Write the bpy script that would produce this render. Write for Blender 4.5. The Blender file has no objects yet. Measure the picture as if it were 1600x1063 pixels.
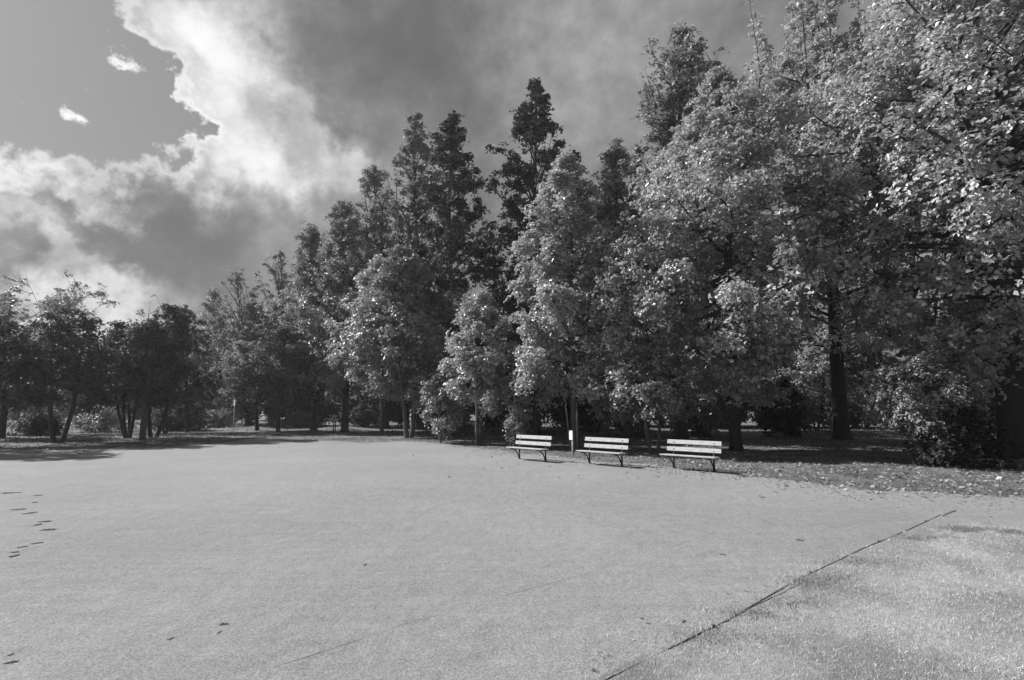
import bpy, math, random
import numpy as np
from mathutils import Vector

# ------------------------------------------------------------------ camera, sky, sun, exposure
SC = bpy.context.scene
COL = SC.collection
W0, H0, FPX, EYE = 1600.0, 1063.0, 800.0, 1.6
PITCH = math.atan(109.0 / FPX)
cam_d = bpy.data.cameras.new('camera')
cam_d.sensor_width = 36.0
cam_d.lens = 36.0 * FPX / W0
cam_d.clip_start = 0.05
cam_d.clip_end = 6000.0
cam = bpy.data.objects.new('camera', cam_d)
cam.location = (0, 0, EYE)
cam.rotation_euler = (math.pi / 2 + PITCH, 0, 0)
COL.objects.link(cam)
SC.camera = cam

SUN_AZ, SUN_EL = math.radians(-68.0), math.radians(35.0)      # azimuth from +Y, negative = left
SKY_STRENGTH = 0.10
EXPOSURE = 0.85
SC.view_settings.view_transform = 'Standard'
SC.view_settings.look = 'None'
SC.view_settings.gamma = 1.0
SC.view_settings.exposure = EXPOSURE
SC.view_settings.use_curve_mapping = False
SC.cycles.max_bounces = 8
SC.cycles.diffuse_bounces = 4
SC.cycles.glossy_bounces = 2
SC.cycles.transmission_bounces = 6
SC.cycles.use_denoising = True
SC.cycles.denoiser = 'OPENIMAGEDENOISE'
SC.cycles.denoising_input_passes = 'RGB_ALBEDO_NORMAL'
SC.cycles.denoising_prefilter = 'ACCURATE'
SC.cycles.use_adaptive_sampling = True
SC.cycles.adaptive_threshold = 0.015
SC.cycles.sample_clamp_indirect = 6.0

sun_d = bpy.data.lights.new('sun', 'SUN')
sun_d.energy = 5.0
sun_d.angle = math.radians(0.55)
sun_d.color = (1.0, 0.995, 0.99)
sun = bpy.data.objects.new('sun', sun_d)
sdir = Vector((math.sin(SUN_AZ) * math.cos(SUN_EL), math.cos(SUN_AZ) * math.cos(SUN_EL), math.sin(SUN_EL)))
sun.rotation_euler = sdir.to_track_quat('Z', 'Y').to_euler()
sun.location = (-60, 40, 60)
COL.objects.link(sun)


def pix_dir(px, py):
    """world direction seen at a place in the photograph (used only to survey the place)"""
    x = (px - W0 / 2) / FPX
    y = (H0 / 2 - py) / FPX
    c, s = math.cos(PITCH), math.sin(PITCH)
    return np.array([x, c - s * y, s + c * y])


def ground_at(px, py):
    d = pix_dir(px, py)
    t = -EYE / d[2]
    return d[0] * t, d[1] * t


def at_depth(px, py, Y):
    d = pix_dir(px, py)
    t = Y / d[1]
    return d[0] * t, EYE + d[2] * t


# ---- node helpers
class NT:
    def __init__(self, tree):
        self.t = tree
        self.n = tree.nodes
        self.l = tree.links

    def new(self, typ, **kw):
        nd = self.n.new(typ)
        for k, v in kw.items():
            setattr(nd, k, v)
        return nd

    def put(self, sock, v):
        if isinstance(v, bpy.types.NodeSocket):
            self.l.new(v, sock)
        else:
            sock.default_value = v

    def math(self, op, a, b=0.0, c=None, clamp=False):
        nd = self.new('ShaderNodeMath', operation=op)
        nd.use_clamp = clamp
        self.put(nd.inputs[0], a)
        self.put(nd.inputs[1], b)
        if c is not None:
            self.put(nd.inputs[2], c)
        return nd.outputs[0]

    def smooth(self, v, lo, hi, a=0.0, b=1.0):
        nd = self.new('ShaderNodeMapRange', interpolation_type='SMOOTHSTEP')
        self.put(nd.inputs[0], v)
        nd.inputs[1].default_value = lo
        nd.inputs[2].default_value = hi
        nd.inputs[3].default_value = a
        nd.inputs[4].default_value = b
        return nd.outputs[0]

    def noise(self, vec, scale, detail=4.0, rough=0.55, dist=0.0):
        nd = self.new('ShaderNodeTexNoise')
        nd.inputs['Scale'].default_value = scale
        nd.inputs['Detail'].default_value = detail
        nd.inputs['Roughness'].default_value = rough
        nd.inputs['Distortion'].default_value = dist
        if vec is not None:
            self.l.new(vec, nd.inputs['Vector'])
        return nd.outputs['Fac']

    def mixf(self, f, a, b):
        nd = self.new('ShaderNodeMix', data_type='FLOAT')
        self.put(nd.inputs[0], f)
        self.put(nd.inputs[2], a)
        self.put(nd.inputs[3], b)
        return nd.outputs[0]

    def ramp(self, v, stops):
        nd = self.new('ShaderNodeValToRGB')
        cr = nd.color_ramp
        cr.interpolation = 'EASE'
        while len(cr.elements) < len(stops):
            cr.elements.new(0.5)
        for e, (p, g) in zip(cr.elements, stops):
            e.position = p
            e.color = (g, g, g, 1)
        self.put(nd.inputs[0], v)
        return nd.outputs[0]


def grey(nt, v):
    nd = nt.new('ShaderNodeCombineColor')
    for i in range(3):
        nt.put(nd.inputs[i], v)
    return nd.outputs[0]


# ---- world: Nishita sky, seen in black and white, behind a bank of broken cloud
world = bpy.data.worlds.new('World')
SC.world = world
world.use_nodes = True
w = NT(world.node_tree)
w.n.clear()
world.cycles.sampling_method = 'MANUAL'
world.cycles.sample_map_resolution = 512
w_out = w.new('ShaderNodeOutputWorld')
bg = w.new('ShaderNodeBackground')
bg.inputs['Strength'].default_value = SKY_STRENGTH
w.l.new(bg.outputs[0], w_out.inputs[0])
sky = w.new('ShaderNodeTexSky', sky_type='NISHITA')
sky.sun_disc = False
sky.sun_elevation = SUN_EL
sky.sun_rotation = SUN_AZ
sky.air_density = 1.0
sky.dust_density = 1.4
bw = w.new('ShaderNodeRGBToBW')
w.l.new(sky.outputs[0], bw.inputs[0])
clear = w.math('MULTIPLY', w.math('POWER', bw.outputs[0], 0.32), 0.98)     # the film's flat tone response in clear air

tc = w.new('ShaderNodeTexCoord')
nrm = w.new('ShaderNodeVectorMath', operation='NORMALIZE')
w.l.new(tc.outputs['Generated'], nrm.inputs[0])
dvec = nrm.outputs[0]
sep = w.new('ShaderNodeSeparateXYZ')
w.l.new(dvec, sep.inputs[0])
az = w.math('ARCTAN2', sep.outputs[0], sep.outputs[1])
el = w.math('ARCSINE', sep.outputs[2])


def warp_noise(scale, amp, off, detail=5.0):
    mp = w.new('ShaderNodeVectorMath', operation='ADD')
    w.l.new(dvec, mp.inputs[0])
    mp.inputs[1].default_value = off
    n = w.noise(mp.outputs[0], scale, detail, 0.6)
    return w.math('MULTIPLY', w.math('SUBTRACT', n, 0.5), amp)


wu = w.math('ADD', warp_noise(5.0, 0.22, (3.1, 0.2, 7.7)), warp_noise(15.0, 0.16, (8.1, 1.2, 0.7), 6.0))
wv = w.math('ADD', warp_noise(5.0, 0.20, (9.3, 4.4, 1.9)), warp_noise(15.0, 0.16, (2.2, 6.2, 3.7), 6.0))
U = w.math('ADD', az, wu)
V = w.math('ADD', el, wv)


def sky_blob(px, py, sx, sy, ang, amp, u=None, v=None):
    """one soft mass of cloud (or clear air) at a fixed heading and elevation"""
    u = u or U
    v = v or V
    def azel(x_, y_):
        d = pix_dir(x_, y_)
        d = d / np.linalg.norm(d)
        return math.atan2(d[0], d[1]), math.asin(d[2])
    u0, v0 = azel(px, py)
    a = (azel(px + sx / 2, py)[0] - azel(px - sx / 2, py)[0])
    b = (azel(px, py - sy / 2)[1] - azel(px, py + sy / 2)[1])
    c, s = math.cos(math.radians(ang)), math.sin(math.radians(ang))
    du = w.math('SUBTRACT', u, u0)
    dv = w.math('SUBTRACT', v, v0)
    p = w.math('DIVIDE', w.math('ADD', w.math('MULTIPLY', du, c), w.math('MULTIPLY', dv, s)), a)
    q = w.math('DIVIDE', w.math('SUBTRACT', w.math('MULTIPLY', dv, c), w.math('MULTIPLY', du, s)), b)
    e = w.math('ADD', w.math('MULTIPLY', p, p), w.math('MULTIPLY', q, q))
    return w.math('MULTIPLY', w.math('POWER', math.e, w.math('MULTIPLY', e, -1.0)), amp)


def sky_sum(items, base, u=None, v=None):
    acc = base
    for it in items:
        acc = w.math('ADD', acc, sky_blob(*it, u=u, v=v))
    return acc


dens = sky_sum([
    # px, py, half sizes, tilt, amount
    (-190, 20, 330, 190, -14, -1.9),
    (120, 110, 170, 120, -35, -1.15),
    (280, 185, 80, 50, -20, -0.9),
    (560, 120, 200, 160, 30, 0.25),
], w.math('ADD', 0.70, warp_noise(2.6, 0.45, (0.4, 0.3, 1.2), 3.0)))
fine = warp_noise(22.0, 0.95, (5.5, 2.0, 0.1), 9.0)
mid = warp_noise(8.0, 0.55, (1.5, 7.0, 4.1), 5.0)
dens = w.math('ADD', dens, w.math('ADD', fine, mid))
cover = w.smooth(dens, 0.02, 0.26)
wisp = w.math('ADD', sky_sum([(97, 156, 34, 24, -10, 1.0), (186, 100, 26, 18, -35, 0.85)], 0.0), w.math('MULTIPLY', fine, 0.9))
cover = w.math('MAXIMUM', cover, w.smooth(wisp, 0.22, 0.85))
# thin, sun-side edges of the bank are white, the thick middle is grey
bright = sky_sum([
    (97, 158, 60, 50, 0, 0.60),
    (183, 98, 50, 45, 0, 0.42),
    (370, 140, 72, 150, 14, 0.55),
    (285, 40, 95, 60, -40, 0.45),
    (400, 262, 130, 38, 10, 0.42),
    (500, 215, 70, 26, -40, 0.22),
    (40, 284, 160, 22, 0, 0.36),
    (40, 345, 100, 24, -25, 0.34),
    (110, 425, 150, 26, -8, 0.46),
    (130, 485, 170, 20, 0, 0.40),
    (10, 392, 70, 20, 0, -0.25),
    (290, 350, 180, 50, -14, -0.06),
    (300, 440, 180, 50, -14, -0.06),
    (640, 60, 190, 90, 20, -0.05),
    (900, 90, 120, 200, 10, 0.10),
    (620, 320, 160, 60, 0, 0.05),
], w.math('ADD', 0.0, warp_noise(4.0, 0.34, (2.5, 0.4, 8.0), 6.0)))
edge = w.smooth(dens, 0.50, 0.08, 0.0, 0.48)
lum = w.math('ADD', w.math('ADD', 0.235, w.math('MULTIPLY', w.math('ADD', fine, mid), w.math('ADD', 0.24, w.math('MULTIPLY', bright, 0.9)))), w.math('ADD', bright, edge))
lum = w.math('SMOOTH_MAX', lum, 0.15, 0.12)
lum = w.smooth(lum, -0.30, 1.15, -0.12, 0.98)
cloud = w.math('MULTIPLY', lum, 1.0 / (SKY_STRENGTH * 2.0 ** EXPOSURE))
skyv = w.mixf(cover, clear, cloud)
w.l.new(grey(w, skyv), bg.inputs['Color'])


# ------------------------------------------------------------------ mesh and object helpers
def np_mesh(name, verts, faces, nper, smooth=False):
    """verts (n,3); faces (m,nper) index array"""
    me = bpy.data.meshes.new(name)
    v = np.asarray(verts, dtype=np.float32)
    f = np.asarray(faces, dtype=np.int32)
    me.vertices.add(len(v))
    me.vertices.foreach_set('co', v.ravel())
    me.loops.add(f.size)
    me.loops.foreach_set('vertex_index', f.ravel())
    me.polygons.add(len(f))
    me.polygons.foreach_set('loop_start', np.arange(0, f.size, nper, dtype=np.int32))
    if smooth:
        me.polygons.foreach_set('use_smooth', np.ones(len(f), dtype=bool))
    me.update(calc_edges=True)
    me.validate()
    return me


def obj(name, me, mat=None, parent=None):
    o = bpy.data.objects.new(name, me)
    COL.objects.link(o)
    if mat is not None and me is not None and not me.materials:
        me.materials.append(mat)
    if parent is not None:
        o.parent = parent
    return o


def tag(o, label=None, cat=None, group=None, kind=None):
    for k, v in (('label', label), ('category', cat), ('group', group), ('kind', kind)):
        if v:
            o[k] = v
    return o


def thing(name, label, cat, loc, rz=0.0, group=None):
    o = bpy.data.objects.new(name, None)
    COL.objects.link(o)
    o.location = loc
    o.rotation_euler = (0, 0, rz)
    o.empty_display_size = 0.2
    return tag(o, label, cat, group)


def copy_tree(o, parent=None):
    c = o.copy()
    COL.objects.link(c)
    c.parent = parent
    for ch in [x for x in COL.objects if x.parent == o]:
        copy_tree(ch, c)
    return c


class Soup:
    """quads collected into one mesh"""
    def __init__(self):
        self.v, self.f, self.n = [], [], 0

    def add(self, v, f):
        self.v.append(np.asarray(v, float))
        self.f.append(np.asarray(f, int) + self.n)
        self.n += len(v)

    def tube(self, pts, rad, sides=6, cap=True):
        pts = np.asarray(pts, float)
        rad = np.asarray(rad, float)
        n = len(pts)
        tan = np.gradient(pts, axis=0)
        tan /= np.linalg.norm(tan, axis=1)[:, None] + 1e-9
        ref = np.array([1.0, 0, 0]) if abs(tan[0][0]) < 0.8 else np.array([0, 1.0, 0])
        a = np.cross(tan, ref)
        a /= np.linalg.norm(a, axis=1)[:, None] + 1e-9
        b = np.cross(tan, a)
        th = np.arange(sides) * 2 * math.pi / sides
        ring = (a[:, None, :] * np.cos(th)[None, :, None] + b[:, None, :] * np.sin(th)[None, :, None])
        v = (pts[:, None, :] + ring * rad[:, None, None]).reshape(-1, 3)
        i = np.arange(n - 1)[:, None] * sides
        j = np.arange(sides)[None, :]
        k = (j + 1) % sides
        f = np.stack([i + j, i + k, i + sides + k, i + sides + j], -1).reshape(-1, 4)
        if cap:
            v = np.vstack([v, pts[:1], pts[-1:]])
            q = len(v) - 2
            j0 = np.arange(0, sides, 2)
            c0 = np.stack([np.full(len(j0), q), (j0 + 2) % sides, (j0 + 1) % sides, j0], -1)
            o2 = (n - 1) * sides
            c1 = np.stack([np.full(len(j0), q + 1), o2 + j0, o2 + (j0 + 1) % sides, o2 + (j0 + 2) % sides], -1)
            if sides % 2 == 0:
                f = np.vstack([f, c0, c1])
        self.add(v, f)

    def box(self, c, s, rot=None):
        x, y, z = np.asarray(s) / 2.0
        v = np.array([[-x, -y, -z], [x, -y, -z], [x, y, -z], [-x, y, -z], [-x, -y, z], [x, -y, z], [x, y, z], [-x, y, z]])
        if rot is not None:
            v = v @ np.asarray(rot).T
        f = [[3, 2, 1, 0], [4, 5, 6, 7], [0, 1, 5, 4], [1, 2, 6, 5], [2, 3, 7, 6], [3, 0, 4, 7]]
        self.add(v + np.asarray(c), f)

    def mesh(self, name, smooth=False):
        return np_mesh(name, np.vstack(self.v), np.vstack(self.f), 4, smooth)


# ------------------------------------------------------------------ materials
def new_mat(name):
    m = bpy.data.materials.new(name)
    m.use_nodes = True
    nt = NT(m.node_tree)
    nt.n.clear()
    out = nt.new('ShaderNodeOutputMaterial')
    return m, nt, out


def principled(nt, out, col, rough=0.7, spec=0.3, bump=None, bump_d=0.01, bump_s=1.0):
    p = nt.new('ShaderNodeBsdfPrincipled')
    nt.put(p.inputs['Base Color'], grey(nt, col))
    nt.put(p.inputs['Roughness'], rough)
    nt.put(p.inputs['Specular IOR Level'], spec)
    if bump is not None:
        b = nt.new('ShaderNodeBump')
        b.inputs['Distance'].default_value = bump_d
        b.inputs['Strength'].default_value = bump_s
        nt.l.new(bump, b.inputs['Height'])
        nt.l.new(b.outputs[0], p.inputs['Normal'])
    if out is not None:
        nt.l.new(p.outputs[0], out.inputs[0])
    return p


def pos(nt):
    return nt.new('ShaderNodeNewGeometry').outputs['Position']


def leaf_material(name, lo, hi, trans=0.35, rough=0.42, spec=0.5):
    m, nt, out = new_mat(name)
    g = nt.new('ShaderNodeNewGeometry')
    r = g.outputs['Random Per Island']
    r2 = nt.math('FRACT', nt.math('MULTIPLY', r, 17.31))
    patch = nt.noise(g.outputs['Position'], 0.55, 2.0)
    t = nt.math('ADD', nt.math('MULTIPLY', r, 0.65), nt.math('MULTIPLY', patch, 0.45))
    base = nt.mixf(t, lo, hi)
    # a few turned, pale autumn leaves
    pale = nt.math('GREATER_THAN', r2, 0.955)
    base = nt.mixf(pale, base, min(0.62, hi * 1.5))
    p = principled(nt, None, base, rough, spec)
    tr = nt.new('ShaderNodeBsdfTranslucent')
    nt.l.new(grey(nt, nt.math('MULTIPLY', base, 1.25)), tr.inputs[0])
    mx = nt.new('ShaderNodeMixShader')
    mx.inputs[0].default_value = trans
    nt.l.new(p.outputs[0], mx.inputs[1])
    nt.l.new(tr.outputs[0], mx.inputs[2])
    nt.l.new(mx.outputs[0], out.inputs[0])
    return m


M = {}
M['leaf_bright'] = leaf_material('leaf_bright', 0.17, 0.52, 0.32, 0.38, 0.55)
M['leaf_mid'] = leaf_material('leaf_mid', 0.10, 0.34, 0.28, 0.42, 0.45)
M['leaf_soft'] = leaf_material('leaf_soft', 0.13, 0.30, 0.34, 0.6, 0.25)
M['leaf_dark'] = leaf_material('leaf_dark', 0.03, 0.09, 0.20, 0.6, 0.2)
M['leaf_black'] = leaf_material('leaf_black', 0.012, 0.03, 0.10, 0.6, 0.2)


def bark(name, lo, hi):
    m, nt, out = new_mat(name)
    c = nt.new('ShaderNodeTexCoord').outputs['Object']
    mp = nt.new('ShaderNodeMapping')
    mp.inputs['Scale'].default_value = (9, 9, 1.6)
    nt.l.new(c, mp.inputs[0])
    n = nt.noise(mp.outputs[0], 2.2, 6, 0.65)
    n2 = nt.noise(c, 1.3, 3)
    v = nt.mixf(nt.math('ADD', nt.math('MULTIPLY', n, 0.8), nt.math('MULTIPLY', n2, 0.3)), lo, hi)
    principled(nt, out, v, 0.85, 0.2, n, 0.04, 0.9)
    return m


M['bark'] = bark('bark', 0.03, 0.17)
M['bark_dark'] = bark('bark_dark', 0.012, 0.085)
M['bark_pale'] = bark('bark_pale', 0.16, 0.42)

# raked sandy court
m, nt, out = new_mat('sand')
P = pos(nt)
big = nt.noise(P, 0.22, 4, 0.5)
midn = nt.noise(P, 2.2, 5, 0.6)
grain = nt.noise(P, 60.0, 3, 0.75)
grain2 = nt.noise(P, 170.0, 2, 0.7)
mp = nt.new('ShaderNodeMapping')
mp.inputs['Rotation'].default_value = (0, 0, math.radians(35))
mp.inputs['Scale'].default_value = (0.5, 5.5, 1)
nt.l.new(P, mp.inputs[0])
streak = nt.noise(mp.outputs[0], 1.6, 4, 0.6)
v = nt.math('ADD', 0.258, nt.math('MULTIPLY', nt.math('SUBTRACT', big, 0.5), 0.13))
v = nt.math('ADD', v, nt.math('MULTIPLY', nt.math('SUBTRACT', midn, 0.5), 0.07))
v = nt.math('ADD', v, nt.math('MULTIPLY', nt.math('SUBTRACT', streak, 0.5), 0.08))
v = nt.math('ADD', v, nt.math('MULTIPLY', nt.math('SUBTRACT', grain, 0.5), 0.52))
v = nt.math('ADD', v, nt.math('MULTIPLY', nt.math('SUBTRACT', grain2, 0.5), 0.50))
hgt = nt.math('ADD', nt.math('MULTIPLY', grain, 0.6), nt.math('ADD', nt.math('MULTIPLY', grain2, 0.4), nt.math('ADD', nt.math('MULTIPLY', midn, 1.2), nt.math('MULTIPLY', nt.noise(P, 5.0, 2, 0.5), 1.3))))
principled(nt, out, v, 0.95, 0.12, hgt, 0.016, 0.9)
M['sand'] = m

# soil and thin grass under the trees
m, nt, out = new_mat('soil_and_turf')
P = pos(nt)
a = nt.noise(P, 0.5, 5, 0.6)
b = nt.noise(P, 7.0, 5, 0.7)
c = nt.noise(P, 40.0, 4, 0.7)
v = nt.mixf(nt.smooth(a, 0.36, 0.60), 0.10, 0.20)
v = nt.math('MULTIPLY', v, nt.math('ADD', 0.45, nt.math('ADD', nt.math('MULTIPLY', b, 0.7), nt.math('MULTIPLY', c, 0.45))))
principled(nt, out, v, 0.95, 0.1, nt.math('ADD', b, c), 0.05, 0.9)
M['ground'] = m

# trodden verge
m, nt, out = new_mat('verge')
P = pos(nt)
a = nt.noise(P, 1.2, 5, 0.65)
b = nt.noise(P, 9.0, 5, 0.7)
c = nt.noise(P, 55.0, 4, 0.75)
v = nt.mixf(nt.smooth(a, 0.32, 0.62), 0.11, 0.21)
v = nt.math('MULTIPLY', v, nt.math('ADD', 0.35, nt.math('ADD', nt.math('MULTIPLY', b, 0.65), nt.math('MULTIPLY', c, 0.6))))
principled(nt, out, v, 0.95, 0.1, nt.math('ADD', b, c), 0.03, 0.9)
M['verge'] = m

# worn lawn
m, nt, out = new_mat('lawn')
P = pos(nt)
a = nt.noise(P, 1.1, 4, 0.6)
b = nt.noise(P, 14.0, 5, 0.7)
c = nt.noise(P, 90.0, 3, 0.7)
v = nt.mixf(nt.smooth(a, 0.32, 0.68), 0.24, 0.42)
v = nt.math('MULTIPLY', v, nt.math('ADD', 0.1, nt.math('ADD', nt.math('MULTIPLY', b, 1.1), nt.math('MULTIPLY', c, 0.7))))
principled(nt, out, v, 0.95, 0.1, nt.math('ADD', b, c), 0.03, 1.0)
M['lawn'] = m


def blade_material(name, lo, hi):
    m, nt, out = new_mat(name)
    g = nt.new('ShaderNodeNewGeometry')
    r = g.outputs['Random Per Island']
    patch = nt.noise(g.outputs['Position'], 2.3, 5, 0.7)
    t = nt.math('ADD', nt.math('MULTIPLY', r, 0.55), nt.smooth(patch, 0.35, 0.65, 0.08, 0.45))
    base = nt.mixf(t, lo, hi)
    p = principled(nt, None, base, 0.55, 0.3)
    tr = nt.new('ShaderNodeBsdfTranslucent')
    nt.l.new(grey(nt, base), tr.inputs[0])
    mx = nt.new('ShaderNodeMixShader')
    mx.inputs[0].default_value = 0.3
    nt.l.new(p.outputs[0], mx.inputs[1])
    nt.l.new(tr.outputs[0], mx.inputs[2])
    nt.l.new(mx.outputs[0], out.inputs[0])
    return m


M['blade_lawn'] = blade_material('blade_lawn', 0.24, 0.84)
M['blade_wild'] = blade_material('blade_wild', 0.07, 0.22)
M['blade_rank'] = blade_material('blade_rank', 0.12, 0.34)
M['crumbs'] = blade_material('crumbs', 0.05, 0.34)
M['litter'] = blade_material('litter', 0.10, 0.50)


def plain(name, lo, hi, rough=0.6, spec=0.3, scale=6.0, stretch=(1, 1, 1), bd=0.003):
    m, nt, out = new_mat(name)
    c = nt.new('ShaderNodeTexCoord').outputs['Object']
    mp = nt.new('ShaderNodeMapping')
    mp.inputs['Scale'].default_value = stretch
    nt.l.new(c, mp.inputs[0])
    n = nt.noise(mp.outputs[0], scale, 6, 0.65)
    v = nt.mixf(nt.smooth(n, 0.3, 0.7), lo, hi)
    principled(nt, out, v, rough, spec, n, bd, 0.8)
    return m


M['slat'] = plain('painted_slat', 0.28, 0.56, 0.55, 0.35, 5.0, (1.2, 14, 14))
M['iron'] = plain('black_iron', 0.015, 0.04, 0.5, 0.4, 20.0)
M['bolt'] = plain('bolt_steel', 0.10, 0.2, 0.45, 0.5, 20.0)
M['rope'] = plain('rope', 0.05, 0.11, 0.9, 0.1, 60.0)
M['string'] = plain('string', 0.11, 0.16, 0.9, 0.1, 60.0)
M['sign_white'] = plain('sign_white', 0.66, 0.80, 0.5, 0.4, 8.0)
M['sign_grey'] = plain('sign_grey', 0.26, 0.40, 0.6, 0.3, 8.0)
M['post_pale'] = plain('post_pale', 0.22, 0.36, 0.75, 0.2, 10.0, (4, 4, 0.6))
M['post_dark'] = plain('post_dark', 0.04, 0.09, 0.75, 0.2, 10.0, (4, 4, 0.6))
M['print'] = plain('print_dark', 0.02, 0.05, 0.6, 0.3, 10.0)
M['clod'] = plain('clod_soil', 0.06, 0.15, 0.95, 0.05, 30.0)
M['stone'] = plain('stone_pale', 0.35, 0.6, 0.8, 0.2, 6.0)

# ------------------------------------------------------------------ ground
rng = np.random.default_rng(11)
MOUNDS = []          # x, y, sigma x, sigma y, height
for px, py, sx, sy, h in [(15, 672, 3.2, 2.2, 0.75), (470, 659, 7, 3, 0.35), (350, 662, 6, 3, 0.4), (1030, 681, 6, 2.0, 0.22),
                          (1300, 678, 6, 2.5, 0.25), (540, 671, 2.4, 1.6, 0.25), (404, 669, 2.0, 1.5, 0.2)]:
    x, y = ground_at(px, py)
    MOUNDS.append((x, y, sx, sy, h))


def gz(x, y):
    x = np.asarray(x, float)
    y = np.asarray(y, float)
    z = np.zeros(np.broadcast(x, y).shape)
    for mx_, my_, sx, sy, h in MOUNDS:
        z = z + h * np.exp(-((x - mx_) / sx) ** 2 - ((y - my_) / sy) ** 2)
    return z


xs = np.concatenate([[-3000, -1200, -500, -250, -150, -110], np.arange(-90, 60.1, 0.75), [80, 110, 150, 250, 500, 1200, 3000]])
ys = np.concatenate([[-3000, -900, -250, -80, -30, -12, -4, 4, 10], np.arange(13, 75.1, 0.6), [85, 100, 130, 200, 400, 1000, 3500]])
gx, gy = np.meshgrid(xs, ys)
nx, ny = len(xs), len(ys)
gv = np.stack([gx, gy, gz(gx, gy)], -1).reshape(-1, 3)
i, j = np.meshgrid(np.arange(nx - 1), np.arange(ny - 1))
k = (j * nx + i).ravel()
o = obj('ground', np_mesh('ground', gv, np.stack([k, k + 1, k + nx + 1, k + nx], -1), 4, True), M['ground'])
tag(o, 'dark soil and thin grass under the trees', kind='structure')


def ragged(points, step, amp, seed, closed=False):
    r = np.random.default_rng(seed)
    pts = np.asarray(points, float)
    out_ = []
    for a_, b_ in zip(pts[:-1], pts[1:]):
        n = max(1, int(np.linalg.norm(b_ - a_) / step))
        for q in range(n):
            out_.append(a_ + (b_ - a_) * q / n)
    out_.append(pts[-1])
    out_ = np.array(out_)
    ph = r.uniform(0, 6.28, 8)
    s = np.arange(len(out_)) * step
    wob = sum(np.sin(s * f_ + p_) / (1 + 0.5 * f_) for f_, p_ in zip((0.5, 0.9, 1.7, 2.9, 4.7, 7.1), ph))
    d = np.gradient(out_, axis=0)
    nr = np.stack([-d[:, 1], d[:, 0]], -1)
    nr /= np.linalg.norm(nr, axis=1)[:, None] + 1e-9
    return out_ + nr * (wob * amp + r.normal(0, amp * 0.25, len(out_)))[:, None]


import bmesh


def sheet(name, outline, z, mat):
    bm = bmesh.new()
    vs = [bm.verts.new((p[0], p[1], z)) for p in outline]
    f = bm.faces.new(vs)
    bmesh.ops.triangulate(bm, faces=[f])
    bmesh.ops.recalc_face_normals(bm, faces=bm.faces[:])
    for f in bm.faces:
        if f.normal.z < 0:
            f.normal_flip()
    me = bpy.data.meshes.new(name)
    bm.to_mesh(me)
    bm.free()
    return obj(name, me, mat)


FAR_EDGE = [ground_at(*p) for p in [(-260, 706), (-60, 706), (120, 703), (250, 699), (350, 691), (420, 684), (480, 688), (560, 691), (640, 690),
                                    (720, 696), (800, 706), (900, 717), (1000, 727), (1120, 741), (1260, 753), (1420, 766), (1600, 779)]]
FAR_EDGE.append((19.0, 7.6))
edge = ragged(FAR_EDGE, 0.10, 0.22, 5)
sand_outline = list(edge) + [(19.0, -9.0), (-32.0, -9.0), (-32.0, 10.0)]
o = sheet('sand_court', sand_outline, 0.006, M['sand'])
tag(o, 'wide pale raked sandy court', kind='structure')

vr = np.random.default_rng(31)
verge_far = ragged([(p[0] + 0.25, p[1] + (1.5 if p[0] > -2 else 0.9)) for p in FAR_EDGE], 0.10, 0.40, 6)
o = sheet('verge', list(verge_far) + [(19.0, 5.0), (-32.0, 9.0)], 0.003, M['verge'])
tag(o, 'sandy trodden verge between the court and the trees', kind='structure')

ROPE = [ground_at(*p) for p in [(900, 1090), (950, 1063), (1050, 1013), (1150, 963), (1250, 905), (1350, 858), (1420, 829), (1470, 805)]]
LAWN_EDGE = [ground_at(*p) for p in [(880, 1110), (955, 1068), (1050, 1024), (1150, 976), (1250, 918), (1350, 872), (1420, 848), (1480, 833), (1560, 828), (1640, 832)]]
lawn_edge = ragged(LAWN_EDGE + [(14.0, 5.0)], 0.05, 0.07, 8)
lawn_outline = list(lawn_edge) + [(14.0, -3.0), (0.2, -3.0)]
o = sheet('lawn', lawn_outline, 0.011, M['lawn'])
tag(o, 'worn pale lawn in the near right corner', kind='structure')


def in_poly(x, y, poly):
    poly = np.asarray(poly)
    c = np.zeros(len(x), bool)
    x0, y0 = poly[-1]
    for x1, y1 in poly:
        hit = ((y1 > y) != (y0 > y)) & (x < (x0 - x1) * (y - y1) / (y0 - y1 + 1e-12) + x1)
        c ^= hit
        x0, y0 = x1, y1
    return c


def blades(x, y, z, h, wd, seed, lean=0.5):
    r = np.random.default_rng(seed)
    n = len(x)
    th = r.uniform(0, 2 * math.pi, n)
    dx, dy = np.cos(th) * wd / 2, np.sin(th) * wd / 2
    ln = r.normal(0, lean, (n, 2)) * h[:, None]
    v = np.empty((n, 3, 3))
    v[:, 0] = np.stack([x - dx, y - dy, z - 0.004], -1)
    v[:, 1] = np.stack([x + dx, y + dy, z - 0.004], -1)
    v[:, 2] = np.stack([x + ln[:, 0], y + ln[:, 1], z + h], -1)
    return v.reshape(-1, 3), np.arange(3 * n).reshape(-1, 3)


# grass on the lawn, denser near the viewer
n = 330000
x = rng.uniform(0.3, 13.5, n)
y = 1.6 + 6.4 * rng.uniform(0, 1, n) ** 1.2
keep = in_poly(x, y, lawn_outline) & (x < 0.4 + y * 1.12) & (x * 0.75 - y < 6.5)
keep &= (np.sin(x * 5.1 + np.sin(y * 3.3) * 1.7) * np.sin(y * 6.7 + np.cos(x * 2.9) * 2) > rng.uniform(-1.5, 0.3, n))
x, y = x[keep], y[keep]
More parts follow.
